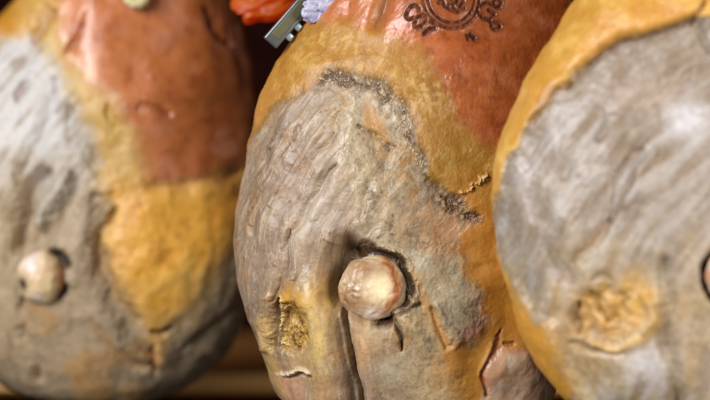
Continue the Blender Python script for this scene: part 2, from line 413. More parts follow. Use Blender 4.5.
    H += 1.5 * fl; col = mix(col, lin((212, 196, 156)), np.clip(fl, 0, 1))
    # tan flap: dark lip on its lower edge
    lip = stroke(u, v, [(360, 128), (372, 136), (386, 143), (396, 147)], 3, 0.5)
    H += -1.8 * lip + 1.6 * stroke(u, v, [(364, 122), (378, 132), (392, 140)], 5)
    col = mix(col, lin((92, 70, 40)), np.clip(lip * ss(-0.3, 0.2, rag), 0, 1) * 0.8)
    # long folds in the left lean
    for pts, w, d in [([(333, 165), (316, 192), (298, 222), (280, 250)], 5, -3.4), ([(352, 150), (330, 190), (312, 222)], 7, 2.6),
                      ([(270, 150), (258, 190), (250, 230)], 9, -2.0), ([(300, 130), (284, 165), (270, 205)], 6, 1.8),
                      ([(392, 150), (376, 180), (360, 215)], 6, -2.2), ([(408, 175), (392, 205), (378, 235)], 6, 1.8), ([(345, 110), (330, 135), (312, 160)], 4, -1.6),
                      ([(288, 232), (286, 262), (278, 285), (270, 305)], 3.5, -3.5), ([(296, 250), (292, 280)], 5, 1.8)]:
        H += d * stroke(u, v, pts, w, 0.6)
    # deep vertical hollow left of the bone, running down as a groove
    H += -42 * stroke(U, V, [(347, 250), (339, 268), (334, 294)], 16, 0.3)
    H += -14 * stroke(u * 0.5 + U * 0.5, V, [(336, 285), (337, 320), (342, 350), (350, 385), (358, 430)], 8, 0.2) - 24 * stroke(u * 0.5 + U * 0.5, V, [(343, 300), (345, 325), (350, 352), (357, 385), (365, 430)], 3.4, 0.1)
    H += 7.0 * stroke(U, V, [(352, 318), (356, 345), (366, 380), (375, 430)], 9)
    H += 9.0 * stroke(U, V, [(308, 305), (320, 340), (326, 385), (330, 430)], 15)
    # swell of lean carrying the bone
    H += 5 * np.exp(-(((U - 400) / 55) ** 2) - ((V - 320) / 60) ** 2)
    # bone socket: dark torn trench round the upper right and under the ball
    bu, bv = 373, 288
    ang = np.arctan2(v - bv, u - bu); rr = np.hypot((u - bu), (v - bv) * 0.98)
    H += -20 * np.exp(-((rr) / 33) ** 8)
    arc = np.exp(-((rr - 35.5) / 5.0) ** 2) * np.maximum(ss(-2.25, -1.95, ang) * ss(0.75, 0.35, ang), 0)
    arc = np.maximum(arc, np.exp(-((rr - 34.5) / 5) ** 2) * ss(0.75, 1.0, ang) * ss(1.75, 1.45, ang))
    H += -13 * arc
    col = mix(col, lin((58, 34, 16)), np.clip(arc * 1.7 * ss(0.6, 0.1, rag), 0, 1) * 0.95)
    lip2 = np.exp(-((rr - 42) / 3.2) ** 2) * ss(-2.4, -2.0, ang) * ss(0.9, 0.5, ang)
    H += lip2 * (2.5 + 4 * rag); col = mix(col, lin((196, 178, 140)), np.clip(lip2 * ss(-0.1, 0.4, rag), 0, 1) * 0.7)
    tear = np.maximum.reduce([stroke(u, v, [(386, 320), (400, 314), (412, 308), (418, 306)], 2.4), stroke(u, v, [(398, 312), (399, 330), (401, 348)], 2.0, 0.5),
                              stroke(u, v, [(356, 252), (362, 246), (374, 246)], 3.5)])
    H += -6 * tear; col = mix(col, lin((66, 42, 22)), np.clip(tear * 0.8, 0, 1))
    H += 4.5 * np.exp(-(((u - 409) / 9) ** 2) - ((v - 322) / 10) ** 2)
    col = mix(col, lin((190, 172, 138)), np.clip(np.exp(-(((u - 409) / 10) ** 2) - ((v - 323) / 10) ** 2) * ss(-.2, .4, sml), 0, 1))
    # yellow pit of the hip bone stub, crumbly
    PIT = [(281, 306), (296, 303), (306, 314), (309, 330), (303, 348), (292, 355), (282, 350), (278, 332)]
    spit = sd_poly(u, v, PIT); wpit = ss(5, -4, spit + 3 * sml); pr_ = fbm((L + wv) / np.array([8, 8, 10], np.float32), 4, 151, .6)
    H += wpit * (-5.0 + 3.2 * pr_ + 0.8 * tiny)
    H += -7 * np.exp(-(((u - 288) / 8) ** 2) - ((v - 318) / 8) ** 2)
    pc = np.tile(lin((176, 136, 60)), (n, 1))
    pc = mix(pc, lin((116, 80, 32)), ss(0.05, -0.4, pr_)); pc = mix(pc, lin((208, 174, 104)), ss(0.1, 0.5, pr_ + 0.3 * tiny))
    col = mix(col, pc, wpit)
    slit = stroke(u, v, [(277, 300), (272, 318), (270, 338), (273, 352)], 4.2, 0.5)
    H += -9 * slit; col = mix(col, lin((84, 62, 38)), np.clip(slit * 0.9, 0, 1))
    H += 4.0 * stroke(u, v, [(264, 300), (260, 322), (263, 346)], 4.5)
    col = mix(col, lin((196, 158, 96)), np.clip(stroke(u, v, [(264, 320), (266, 345), (270, 368), (280, 392)], 6) * 0.8, 0, 1))
    jag = stroke(u, v, [(279, 300), (282, 312), (278, 325), (283, 345)], 2.5) * ss(-0.1, 0.3, rag)
    H += 5 * jag; col = mix(col, lin((226, 196, 124)), np.clip(jag, 0, 1))
    und = stroke(u, v, [(276, 374), (292, 373), (310, 371)], 2.6, 0.5)
    H += 3.5 * und * ss(-.3, .2, sml); col = mix(col, lin((222, 200, 166)), np.clip(und * .8, 0, 1))
    und2 = stroke(u, v, [(286, 379), (300, 377), (312, 374)], 1.6, 0.5); H += -3 * und2; col = mix(col, lin((80, 58, 36)), np.clip(und2 * .8, 0, 1))
    # right: seams between amber fat, lean lobe and the pink lobe
    seam = np.maximum(stroke(u, v, [(501, 332), (500, 346), (492, 362), (486, 378), (490, 392)], 2.6, 0.3), stroke(u, v, [(505, 343), (514, 342)], 2.0))
    H += -2.4 * seam; col = mix(col, lin((146, 74, 40)), np.clip(seam * 0.8, 0, 1))
    rid = stroke(u, v, [(496, 344), (490, 358), (482, 376)], 3.0, 0.4); H += 1.0 * rid; col = mix(col, lin((214, 160, 92)), np.clip(rid * .5, 0, 1))
    H += 3.0 * ss(10, -20, sp)
    H += -4.5 * stroke(u, v, [(430, 310), (440, 328), (449, 344)], 3) + 3.0 * stroke(u, v, [(437, 306), (446, 326), (456, 342)], 5)
    H += 3.0 * ss(12, -18, sd_poly(u, v, [(440, 300), (462, 262), (480, 296), (487, 318), (484, 335), (468, 345), (450, 338)]))
    H += -4 * ss(-8, 16, sg) * ss(240, 300, V) * ss(430, 470, U) * ss(530, 505, U)
    # cleft in the upper rind
    cl = stroke(U, V, [(394, -80), (388, -20), (383, 5), (376, 26)], 7, 0.0) * ss(48, 10, V)
    H += -9 * cl; col = mix(col, lin((142, 78, 44)), np.clip(cl * .7, 0, 1))
    H += -3.5 * stroke(U, V, [(352, -60), (350, -10), (345, 14)], 8)
    # crumbs of fat at the corner where the rind meets the amber strip
    cr2 = stroke(u, v, [(464, 194), (474, 186), (486, 178)], 2.2) * ss(-.1, .3, rag); H += 4 * cr2; col = mix(col, lin((224, 186, 130)), np.clip(cr2, 0, 1))
    # hair pores and tiny pits of the rind
    H += 5.0 * np.exp(-(((U - 414) / 20) ** 2) - ((V - 8) / 34) ** 2)  # broad swell of the rind, shaped to catch the light
    H += 0.16 * wr * gn(L / 4.2, 171) + 0.12 * wr * gn(L / 2.3, 173)
    # ---------------- fire brand
    def rect_arc(cx, cy, rx, ry, a0, a1, k=20, rot=0.0):
        out = []
        for i in range(k + 1):
            t = math.radians(a0 + (a1 - a0) * i / k); x, y = rx * math.cos(t), ry * math.sin(t)
            c, s = math.cos(rot), math.sin(rot); out.append((cx + x * c - y * s, cy + x * s + y * c))
        return out
    rot = math.radians(38)
    def g(cx, cy, pts, s=1.0, r=rot):
        c, q = math.cos(r), math.sin(r)
        return [(cx + s * (x * c - y * q), cy + s * (x * q + y * c)) for x, y in pts]
    bu_ = U + 0.5 * sml; bv_ = V + 0.5 * sml
    strokes = [rect_arc(413.5, 14.5, 5.2, 7.6, 40, 320, rot=rot),                   # C
               rect_arc(420.8, 23.3, 4.1, 7.0, 0, 360, rot=rot),                       # O
               g(429.5, 29.5, [(-3.0, -5.5), (2.6, -6.5), (3.6, -3.0), (0.5, 1.0), (-1.4, 8.0)])]      # 7
    thin = [rect_arc(451.5, -1, 28, 29.5, -20, 200, 40), rect_arc(451.5, -1.5, 23.5, 25, -10, 190, 40)]
    inner = [g(450, 3, [(-9, 6), (-11, -7)], r=.5), g(450, 3, [(-9, 0), (-5, -7)], r=.5), g(450, 3, [(-9, 0), (-3, 6)], r=.5), g(450, 3, [(0, 6), (0, -7), (5, -7), (6, -2), (0, -1)], r=.5),
             g(450, 3, [(3, 0), (8, 5)], r=.5), g(450, 3, [(11, 5), (11, -8)], r=.5), g(446, -14, [(-8, 3), (0, 8), (10, 7), (18, 2)], r=.3), g(455, 9, [(-5, 2), (3, 3), (9, -2)], r=.2)]
    orn = [rect_arc(496, 26, 4.2, 3.6, 0, 360), rect_arc(498, 3, 3.8, 4.2, 0, 360), g(484, 17, [(-6, -5), (-1, 1), (4, 2), (8, 6)], r=0), g(486, 4, [(-5, 2), (1, -2), (6, 0)], r=0), g(493, 14, [(-4, -4), (2, 0), (-2, 5)], r=0),
           g(471, 36.5, [(-3, 3), (0, -2.5), (3, 3)], r=0), g(471, 36, [(-4, 0.5), (4, 1.0)], r=.2)]
    bm = np.zeros(n, np.float32); lipm = np.zeros(n, np.float32)
    box = (U > 390) & (U < 520) & (V < 60) & (V > -60) & front
    ub, vb = bu_[box], bv_[box]
    bb = np.zeros(len(ub), np.float32); ll = np.zeros(len(ub), np.float32)
    for grp, w, k in ((strokes, 2.0, 1.0), (thin, 1.45, 0.95), (inner, 1.9, 1.0), (orn, 1.8, 0.95)):
        for pts in grp:
            d, _ = d_line(ub, vb, pts)
            bb = np.maximum(bb, k * np.exp(-(d / w) ** 4)); ll = np.maximum(ll, k * np.exp(-(np.maximum(d - w, 0) / 1.5) ** 2))
    bm[box] = bb; lipm[box] = ll
    bm = bm * np.clip(0.85 + 0.9 * gn(L / 3.5, 181) + .4 * sml, .6, 1); H += -1.3 * bm + 0.3 * lipm * (1 - bm)
    col = mix(col, lin((38, 14, 8)), np.clip(bm * (0.95 + 0.2 * sml), 0, 0.96)); col = mix(col, lin((70, 30, 16)), np.clip(lipm * (1 - bm) * 0.8, 0, 1))
    scorch = (1 - np.maximum(bm, lipm)) * np.exp(-(((u - 456) / 34) ** 2) - ((v - 2) / 28) ** 2); col = mix(col, lin((120, 50, 24)), np.clip(scorch * (0.55 + 0.4 * sml), 0, 1) * wr)
    rough = rough + 0.06 * sml - 0.1 * scorch * wr + .3 * bm
    part = np.where(wg > 0.5, 0, np.where(wr > 0.5, 2, 1))
    part = np.where((sd_poly(U, V, PIT) < 0) & front, 3, part); part = np.where((bm > 0.3) & (wr > 0.4), 4, part)
    return H.astype(np.float32), np.clip(col, 0.002, 0.95), np.clip(rough, 0.2, 0.95).astype(np.float32), part, PARTS
PARTS = [('cut_face', M_CUT, None), ('fat_rim', M_FAT, None), ('rind', M_RIND, None), ('hip_bone_pit', M_FAT, 'cut_face'), ('brand_mark', M_BRAND, 'rind')]

# ================================================================== the left ham
LEFT = dict(Y=0.22, pole=(95, 230), Df=0.085, Db=0.07, nt=900, ns=330, e=0.85, seed=2,
    label='blurred left ham with wide pink-brown rind and big yellow lobe',
    outline=[(150, -300), (190, -300), (208, -200), (224, -90), (238, 0), (252, 70), (262, 140), (266, 200), (262, 260), (250, 315), (235, 343), (213, 367),
             (190, 386), (165, 398), (100, 408), (40, 401), (0, 384), (-50, 350), (-95, 290), (-110, 220), (-95, 140), (-50, 70), (0, 20), (25, -8), (55, -60), (85, -130),
             (105, -210), (120, -300)])
def fields_left(U, V, L, front):
    n = len(U)
    u, v = common(U, V, L, (6, 2.5))
    big = fbm(L / 80, 3, 203); med = fbm(L / 26, 3, 209); sml = fbm(L / 9, 3, 215)
    gr = grain(L, (330, 330, 2), 9, 60, 205); rag = fbm(L / 6, 3, 221)
    YEL = [(-40, 62), (0, 40), (30, 34), (42, 48), (62, 70), (74, 104), (92, 128), (103, 160), (99, 190), (112, 205), (102, 238), (106, 265), (122, 298), (141, 325), (152, 352),
           (160, 350), (168, 330), (188, 312), (212, 284), (236, 252), (258, 238), (300, 220), (300, -400), (-100, -400)]
    RIN = [(52, -30), (60, 20), (66, 52), (82, 72), (112, 98), (131, 130), (150, 180), (170, 187), (200, 181), (238, 171), (300, 168), (300, -400), (60, -400)]
    sy = sd_poly(u, v, YEL); sr = sd_poly(u, v, RIN)
    wg = ss(-12, 12, sy + 6 * sml); wr = ss(14, -14, sr + 5 * sml) * (1 - wg)
    grey = np.tile(lin((168, 151, 126)), (n, 1))
    grey = mix(grey, lin((190, 187, 184)), np.clip(ss(210, 120, V + 40 * med) * ss(110, 50, U + 20 * big) * (0.9 + .5 * gr), 0, 1))  # whitish highlight on the upper lean, put into its colour
    grey = mix(grey, lin((116, 94, 66)), ss(0.0, 0.5, -gr + 0.6 * med) * 0.6)
    grey = mix(grey, lin((176, 158, 126)), ss(0.1, 0.6, med) * 0.6 * ss(170, 300, V))
    grey = mix(grey, lin((186, 144, 88)), np.clip(ss(0.05, 0.5, big + .4 * med) * ss(240, 330, V) * 0.7, 0, 1))
    fat = np.tile(lin((214, 178, 108)), (n, 1))
    fat = mix(fat, lin((226, 170, 70)), ss(150, 215, V + 12 * med)); fat = mix(fat, lin((202, 138, 50)), ss(0.0, 0.6, -med + .3 * big) * ss(170, 220, V) * 0.6); fat = mix(fat, lin((172, 104, 32)), ss(195, 240, U) * ss(160, 190, V) * .7)
    fat = mix(fat, lin((236, 190, 100)), ss(0.05, 0.5, med + .3 * sml) * ss(200, 260, V) * 0.6)
    fat = mix(fat, lin((214, 190, 138)), ss(0.0, 0.5, med) * ss(150, 90, V) * 0.7); fat = mix(fat, lin((212, 150, 52)), ss(45, 5, U) * ss(60, 20, V))
    rind = np.tile(lin((202, 122, 68)), (n, 1))
    rind = mix(rind, lin((218, 152, 112)), ss(0.0, 0.5, med + .4 * big) * 0.7 * ss(180, 90, U)); rind = mix(rind, lin((148, 70, 36)), ss(0.05, 0.6, -med + .3 * sml) * 0.6)
    rind = mix(rind, lin((138, 72, 28)), ss(150, 235, U) * 0.75); rind = mix(rind, lin((200, 132, 92)), ss(120, 170, V) * ss(230, 140, U) * .4)  # first mix: shade on the right side painted into the rind colour
    T = lambda c: np.array(c, np.float32)
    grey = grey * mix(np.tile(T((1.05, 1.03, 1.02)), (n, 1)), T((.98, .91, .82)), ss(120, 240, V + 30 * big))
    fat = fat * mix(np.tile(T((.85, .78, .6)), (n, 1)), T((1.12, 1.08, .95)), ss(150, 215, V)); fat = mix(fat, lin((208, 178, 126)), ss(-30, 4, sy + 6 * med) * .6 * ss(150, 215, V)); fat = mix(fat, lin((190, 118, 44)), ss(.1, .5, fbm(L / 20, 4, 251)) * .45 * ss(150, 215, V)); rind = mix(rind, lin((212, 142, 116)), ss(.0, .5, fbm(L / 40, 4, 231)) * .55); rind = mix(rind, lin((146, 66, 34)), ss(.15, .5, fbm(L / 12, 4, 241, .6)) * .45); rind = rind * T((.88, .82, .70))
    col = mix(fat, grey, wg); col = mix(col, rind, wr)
    H = 6 * big + (1.7 * med + .3 * sml * ss(150, 250, V) + .5 * gr - 1) * wg + (1.5 * ss(6, -20, sy) + 1.8 * med + .5 * sml) * (1 - wg - wr) + (2.2 + 0.6 * med + .15 * sml) * wr
    rough = 0.6 * wg + 0.45 * (1 - wg - wr) + 0.38 * wr
    for pts, w, d, c in [([(52, 80), (46, 120), (30, 150), (16, 178)], 6, -5, None), ([(64, 110), (80, 150), (100, 175)], 6, -4, None),
                         ([(47, 172), (34, 190), (24, 215), (20, 245)], 13, -20, None), ([(68, 176), (50, 196), (40, 222)], 13, 14, (190, 182, 170)), ([(96, 196), (110, 212)], 10, -7, None),  # the raised fold is also coloured paler, a painted highlight
                         ([(112, 190), (118, 205), (108, 222)], 7, -3, None),
                         ([(112, 212), (98, 250), (112, 300), (140, 340), (150, 356)], 10, -9, None), ([(84, 206), (76, 250), (92, 300), (120, 345)], 14, 5, None), ([(100, 240), (106, 268), (122, 298), (141, 322)], 7, -3.5, (150, 112, 66)), ([(90, 250), (104, 292), (128, 326), (150, 352)], 9, 4, None), ([(22, 300), (26, 340), (40, 385)], 8, -7, None),
                         ([(96, 320), (118, 352), (150, 372)], 6, -4, (176, 134, 88)), ([(150, 350), (152, 372)], 5, -5, (176, 112, 50)), ([(185, 350), (215, 328), (245, 306)], 7, -3, None),
                         ([(150, 331), (160, 332), (170, 329)], 3.2, -7, (66, 30, 10)), ([(24, 80), (22, 90), (18, 98)], 4, -5, (128, 92, 76)), ([(84, 18), (74, 36), (66, 52)], 3.5, -6, (150, 78, 52)),
                         ([(52, 10), (42, 26), (30, 40)], 6, -7, (160, 110, 56)), ([(150, 183), (172, 188), (200, 182), (238, 172)], 9, -2.5, None), ([(108, 108), (112, 120), (120, 128)], 4, -4, None),
                         ([(204, 8), (214, 26), (228, 44)], 5, -5, (96, 44, 18)), ([(138, 108), (150, 106), (172, 118)], 3.5, -2.5, (140, 66, 40))]:
        s = stroke(u, v, pts, w, 0.5); H += d * s
        if c: col = mix(col, lin(c), np.clip(s * (0.8 + .4 * rag), 0, 1) * 0.8)
    H += 7 * np.exp(-(((U - 165) / 45) ** 2) - ((V - 262) / 45) ** 2)
    bu, bv = 40, 278
    rr = np.hypot(u - bu, v - bv); ang = np.arctan2(v - bv, u - bu)
    H += -8 * np.exp(-(rr / 20) ** 4)
    arc = np.exp(-((rr - 26) / 5) ** 2) * (ss(-1.4, -1.0, ang) * ss(-.1, -.5, ang) + ss(0.1, 0.45, ang) * ss(1.3, 0.95, ang)); H += -10 * arc
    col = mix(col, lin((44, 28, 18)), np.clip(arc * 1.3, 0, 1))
    part = np.where(wg > 0.5, 0, np.where(wr > 0.5, 2, 1))
    return H.astype(np.float32), np.clip(col, 0.002, 0.95), np.clip(rough + .05 * sml, .2, .95).astype(np.float32), part, PARTS

# ================================================================== the right ham
RIGHT = dict(Y=-0.13, pole=(715, 215), Df=0.07, Db=0.055, nt=1000, ns=400, e=0.82, seed=3, tilt=(0.0, 0.0),
    label='right ham with smooth yellow fat rim curling round pale grey lean',
    outline=[(578, 0), (558, 30), (535, 68), (515, 108), (500, 150), (493, 190), (494, 230), (502, 280), (515, 322), (535, 362), (560, 395), (592, 425), (645, 455), (720, 475),
             (810, 460), (880, 410), (920, 330), (930, 230), (915, 130), (890, 40), (865, -60), (845, -160), (830, -300), (740, -300), (720, -220), (680, -140), (630, -65)])
def fields_right(U, V, L, front):
    n = len(U)
    u, v = common(U, V, L, (4, .9))
    big = fbm(L / 80, 3, 303); med = fbm(L / 28, 3, 309); sml = fbm(L / 9, 3, 315); tiny = fbm(L / 3.5, 2, 318)
    gr = grain(L, (900, 420, 3), 11, 80, 305); gr2 = grain(L, (900, 420, 3), 4, 35, 308, 2); rag = fbm(L / 6, 3, 321)
    GREYP = [(760, 10), (705, 18), (690, 19), (650, 29), (616, 42), (586, 61), (561, 87), (535, 117), (511, 152), (499, 186), (491, 215), (493, 245), (500, 268), (514, 298),
             (532, 322), (550, 334), (556, 350), (562, 370), (576, 398), (600, 427), (640, 520), (1000, 520), (1000, 10)]
    sg = sd_poly(u, v, GREYP); sw_ = 2 + 7 * ss(270, 320, V); wg = ss(1, -1, (sg + .5 * sw_ * sml) / sw_)
    outer = ss(0, 1, (-(sd_poly(U, V, catmull(RIGHT['outline'], 4))) < 2).astype(np.float32))
    grey = np.tile(lin((150, 138, 123)), (n, 1))
    grey = mix(grey, lin((184, 178, 172)), np.clip(ss(0.0, 0.7, gr + .5 * big) * 0.42, 0, 1)); grey = mix(grey, lin((128, 108, 86)), ss(0.0, 0.6, -gr + .4 * med) * 0.6)
    grey = mix(grey, lin((176, 160, 122)), ss(200, 300, V + 40 * big) * ss(-.2, .4, med) * 0.7)
    grey = mix(grey, lin((194, 190, 188)), np.clip(ss(0.1, 0.5, gr2 + .3 * gr), 0, 1) * 0.25)
    for (x, y, rx, ry, c, s) in [(690, 118, 22, 20, (214, 216, 222), 0.8), (640, 362, 26, 16, (206, 206, 208), 0.8), (520, 185, 10, 30, (196, 190, 188), 0.6), (600, 318, 46, 34, (204, 160, 84), 0.9),  # first patch: bluish-white highlight painted into the lean
                                 (640, 300, 26, 26, (216, 176, 96), 0.8), (600, 368, 30, 20, (176, 152, 108), 0.6), (690, 330, 18, 60, (186, 164, 132), 0.6), (662, 278, 12, 12, (206, 204, 190), .6), (640, 92, 40, 16, (190, 176, 166), .5)]:
        w = np.exp(-(((u - x) / rx) ** 2) - ((v - y) / ry) ** 2); grey = mix(grey, lin(c), np.clip(w * s * (1.1 + .6 * sml), 0, 1))
    fat = np.tile(lin((206, 158, 76)), (n, 1)); fat = mix(fat, lin((228, 190, 112)), ss(0, .5, med) * .7); fat = mix(fat, lin((196, 138, 48)), ss(0.1, .6, -med) * .6)
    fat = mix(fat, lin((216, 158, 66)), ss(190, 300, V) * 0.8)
    wht = np.maximum(np.exp(-(((u - 690) / 24) ** 2) - ((v - 118) / 22) ** 2), np.exp(-(((u - 640) / 28) ** 2) - ((v - 362) / 18) ** 2))  # pale patches; the upper one is the painted highlight again
    cool = np.clip(wht + .6 * ss(-.2, .6, gr + .7 * big), 0, 1); grey = mix(grey, lin((192, 190, 196)), cool * .25)  # bluish-silver highlight streaks, painted into the lean colour
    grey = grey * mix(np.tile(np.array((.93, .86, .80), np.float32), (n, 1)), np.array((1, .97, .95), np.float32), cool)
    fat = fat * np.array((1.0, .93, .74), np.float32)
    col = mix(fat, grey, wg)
    H = 5 * big + (1.7 * med + .3 * sml + .15 * tiny + 0.5 * gr + .1 * gr2 - 7 * ss(2, -12, sg)) * wg + (1.2 * med + .5 * sml + .25 * tiny + 3.0 * ss(260, 180, V)) * (1 - wg)
    rough = .44 * wg + .38 * (1 - wg)
    for pts, w, d, c in [([(565, 84), (586, 63), (612, 46), (640, 35), (668, 27), (690, 21)], 6, -6, (92, 64, 36)), ([(690, 24), (698, 14), (704, 0)], 4, -5, (120, 80, 40)), ([(696, 20), (702, 32), (708, 50)], 6, -5, (120, 100, 80)),
                         ([(530, 124), (548, 101), (566, 82)], 5, -3, (130, 92, 52)), ([(640, 148), (626, 168), (616, 192), (608, 220)], 7, -6, None), ([(654, 150), (640, 176), (628, 204)], 9, 5, None),
                         ([(690, 70), (672, 96), (660, 120)], 8, -4, None), ([(600, 110), (580, 140), (560, 175)], 8, -3, None), ([(650, 95), (625, 110), (600, 135)], 8, 3, None), ([(606, 222), (590, 246), (572, 262)], 5, -3, (150, 118, 84)),
                         ([(574, 306), (570, 320), (574, 338)], 5.5, -8, (92, 62, 26)), ([(588, 296), (596, 312), (606, 326)], 5, -4, (128, 88, 34)), ([(606, 328), (616, 318), (622, 306)], 6, -4, (140, 98, 40)), ([(664, 262), (668, 300), (666, 336), (672, 372), (680, 420)], 9, -8, (140, 122, 96)),
                         ([(590, 282), (600, 276), (610, 282)], 5, -3, (136, 116, 88)), ([(590, 348), (620, 350), (648, 336), (656, 316)], 6, 3, (216, 176, 104)), ([(640, 296), (652, 314), (644, 334)], 5, 4, None), ([(568, 346), (590, 356), (620, 356)], 4, -3, None)]:
        s = stroke(u, v, pts, w, 0.45); H += d * s
        if c: col = mix(col, lin(c), np.clip(s * (.85 + .5 * rag), 0, 1) * .8)
    PIT = [(574, 296), (600, 288), (628, 294), (634, 318), (622, 340), (596, 346), (574, 336)]
    wpit = ss(9, -9, sd_poly(u, v, PIT) + 4 * sml); pr_ = fbm(L / 13, 3, 331); H += wpit * (-5 + 1.8 * pr_) - 6 * np.exp(-(((u - 586) / 14) ** 2) - ((v - 318) / 20) ** 2)
    pc = np.tile(lin((196, 146, 62)), (n, 1)); pc = mix(pc, lin((120, 82, 30)), ss(.05, -.4, pr_)); pc = mix(pc, lin((222, 184, 108)), ss(.1, .5, pr_)); col = mix(col, pc, wpit * .5)
    bu, bv = 738, 276; rr = np.hypot(u - bu, v - bv); H += -8 * np.exp(-(rr / 26) ** 4)
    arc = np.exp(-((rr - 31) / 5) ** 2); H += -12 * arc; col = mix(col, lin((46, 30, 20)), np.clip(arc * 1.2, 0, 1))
    # rind on the hidden outer side
    wr = (~front).astype(np.float32); col = mix(col, lin((168, 94, 56)), wr)
    part = np.where(wr > 0.5, 2, np.where(wg > 0.5, 0, 1)); part = np.where((sd_poly(U, V, PIT) < 0) & front, 3, part)
    return H.astype(np.float32), np.clip(col, .002, .95), np.clip(rough + .05 * sml, .2, .95).astype(np.float32), part, PARTS

hm = build_ham(MID, fields_mid)
hl = build_ham(LEFT, fields_left)
hr = build_ham(RIGHT, fields_right)

def bone_mid(x, y, D, n1, n2):
    c = np.tile(lin((222, 198, 164)), (len(x), 1))
    c = mix(c, lin((172, 138, 100)), ss(-0.2, 0.6, n1 + 0.25 * n2) * .7)
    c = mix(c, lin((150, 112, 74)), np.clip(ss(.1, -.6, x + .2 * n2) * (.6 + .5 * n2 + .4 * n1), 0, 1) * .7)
    c = mix(c, lin((140, 96, 46)), np.clip(np.exp(-((x + 0.62) / .30) ** 2 - ((y - 0.12) / .34) ** 2) * (1 + 1.6 * n2), 0, 1) * .95)
    c = mix(c, lin((244, 226, 184)), np.clip(np.exp(-((x - .28) / .30) ** 2 - ((y - .02) / .5) ** 2) * (1.15 + .25 * n2), 0, 1))  # cream highlight right of centre, painted into the bone colour
    c = mix(c, lin((186, 108, 42)), np.clip(np.exp(-((np.hypot(x + .15, y + .1) - .84) / .15) ** 2) * ss(-.1, .5, x) * (1 + n2), 0, 1) * .9)
    c = mix(c, lin((150, 108, 70)), np.clip(np.exp(-((y + .62) / .25) ** 2 - ((x + .1) / .5) ** 2), 0, 1) * .7)
    c = mix(c, lin((226, 212, 206)), np.clip(np.exp(-((x - .0) / .3) ** 2 - ((y - .74) / .14) ** 2), 0, 1) * .8)
    return np.clip(c, 0.01, .9)
def bone_left(x, y, D, n1, n2):
    c = np.tile(lin((216, 188, 146)), (len(x), 1))
    c = mix(c, lin((236, 222, 218)), np.clip(np.exp(-((x + .3) / .4) ** 2 - ((y + .6) / .35) ** 2), 0, 1))  # white-lilac highlight at upper left, painted into the bone colour
    c = mix(c, lin((70, 48, 34)), np.clip(np.exp(-((x + .65) / .22) ** 2 - ((y - .2) / .28) ** 2) * 1.2, 0, 1))
    c = mix(c, lin((226, 212, 200)), np.clip(np.exp(-((x + .05) / .25) ** 2 - ((y - .75) / .3) ** 2), 0, 1) * .8)
    c = mix(c, lin((150, 90, 40)), ss(.55, .95, x) * .9)
    return np.clip(c, 0.01, .9)
def bone_right(x, y, D, n1, n2):
    c = np.tile(lin((222, 196, 166)), (len(x), 1)); return np.clip(mix(c, lin((200, 140, 100)), ss(0, .5, n1)), .01, .9)
femur(hm, 373, 289, 34, -15, bone_mid, 1, (1, .64, .95))
femur(hl, 40, 278, 25, -3, bone_left, 2, (.92, .9, 1.08))
femur(hr, 738, 276, 29, -9, bone_right, 3)

# ------------------------------------------------------------------ small hardware
def tube_mesh(pts, rad, nseg=14, twist=None, closed=False):
    P = [Vector(p) for p in pts]; n = len(P); co = []
    up = Vector((0.13, 0.9, 0.31)).normalized()
    for k in range(n):
        t = (P[(k + 1) % n] - P[k - 1]) if closed else (P[min(k + 1, n - 1)] - P[max(k - 1, 0)])
        t.normalize(); a = up.cross(t); a.normalize(); b = t.cross(a)
        for j in range(nseg):
            an = 2 * math.pi * j / nseg
            r = rad if twist is None else rad * (1 + 0.22 * abs(math.sin(1.5 * (an + twist * k))) + 0.05 * math.sin(9 * an + k))
            co.append(P[k] + r * (math.cos(an) * a + math.sin(an) * b))
    q = []
    for k in range(n if closed else n - 1):
        for j in range(nseg):
            q.append((k * nseg + j, k * nseg + (j + 1) % nseg, ((k + 1) % n) * nseg + (j + 1) % nseg, ((k + 1) % n) * nseg + j))
    tr = []
    if not closed:
        co += [P[0], P[-1]]; c0 = len(co) - 2
        for j in range(nseg):
            tr.append((c0, (j + 1) % nseg, j)); tr.append((c0 + 1, (n - 1) * nseg + j, (n - 1) * nseg + (j + 1) % nseg))
    return mesh_np('tube', np.array([tuple(c) for c in co]), q, tr)
def plain(name, col, rough=.5, metal=0, var=.2, scale=60, bump=.2, trans=0, spec=.5, dist=.0006):
    m, nt, b = nodes(name); L = nt.links.new
    tc = N(nt, 'ShaderNodeTexCoord'); no = N(nt, 'ShaderNodeTexNoise', Scale=scale, Detail=5.0, Roughness=.6); L(tc.outputs['Object'], no.inputs['Vector'])
    mx = N(nt, 'ShaderNodeMix', data_type='RGBA'); L(no.outputs['Fac'], mx.inputs['Factor'])
    c = lin(col); mx.inputs[6].default_value = tuple(float(x) for x in c * (1 - var)) + (1,); mx.inputs[7].default_value = tuple(float(x) for x in np.clip(c * (1 + var), 0, 1)) + (1,)
    L(mx.outputs[2], b.inputs['Base Color']); b.inputs['Roughness'].default_value = rough; b.inputs['Metallic'].default_value = metal
    b.inputs['Transmission Weight'].default_value = trans; b.inputs['Specular IOR Level'].default_value = spec
    bp = N(nt, 'ShaderNodeBump', Strength=bump, Distance=dist); L(no.outputs['Fac'], bp.inputs['Height']); L(bp.outputs[0], b.inputs['Normal'])
    return m
M_ROPE = plain('rope_fibre', (206, 190, 142), .85, scale=500, bump=.5)
M_CLIP = plain('clip_steel', (112, 118, 120), .34, .7, scale=200, bump=.1)
M_PANEL = plain('clip_panel', (92, 90, 66), .5, .1, scale=150, bump=.15)
M_TOOTH = plain('clip_tooth', (160, 182, 196), .3, .6, scale=150, bump=.1)
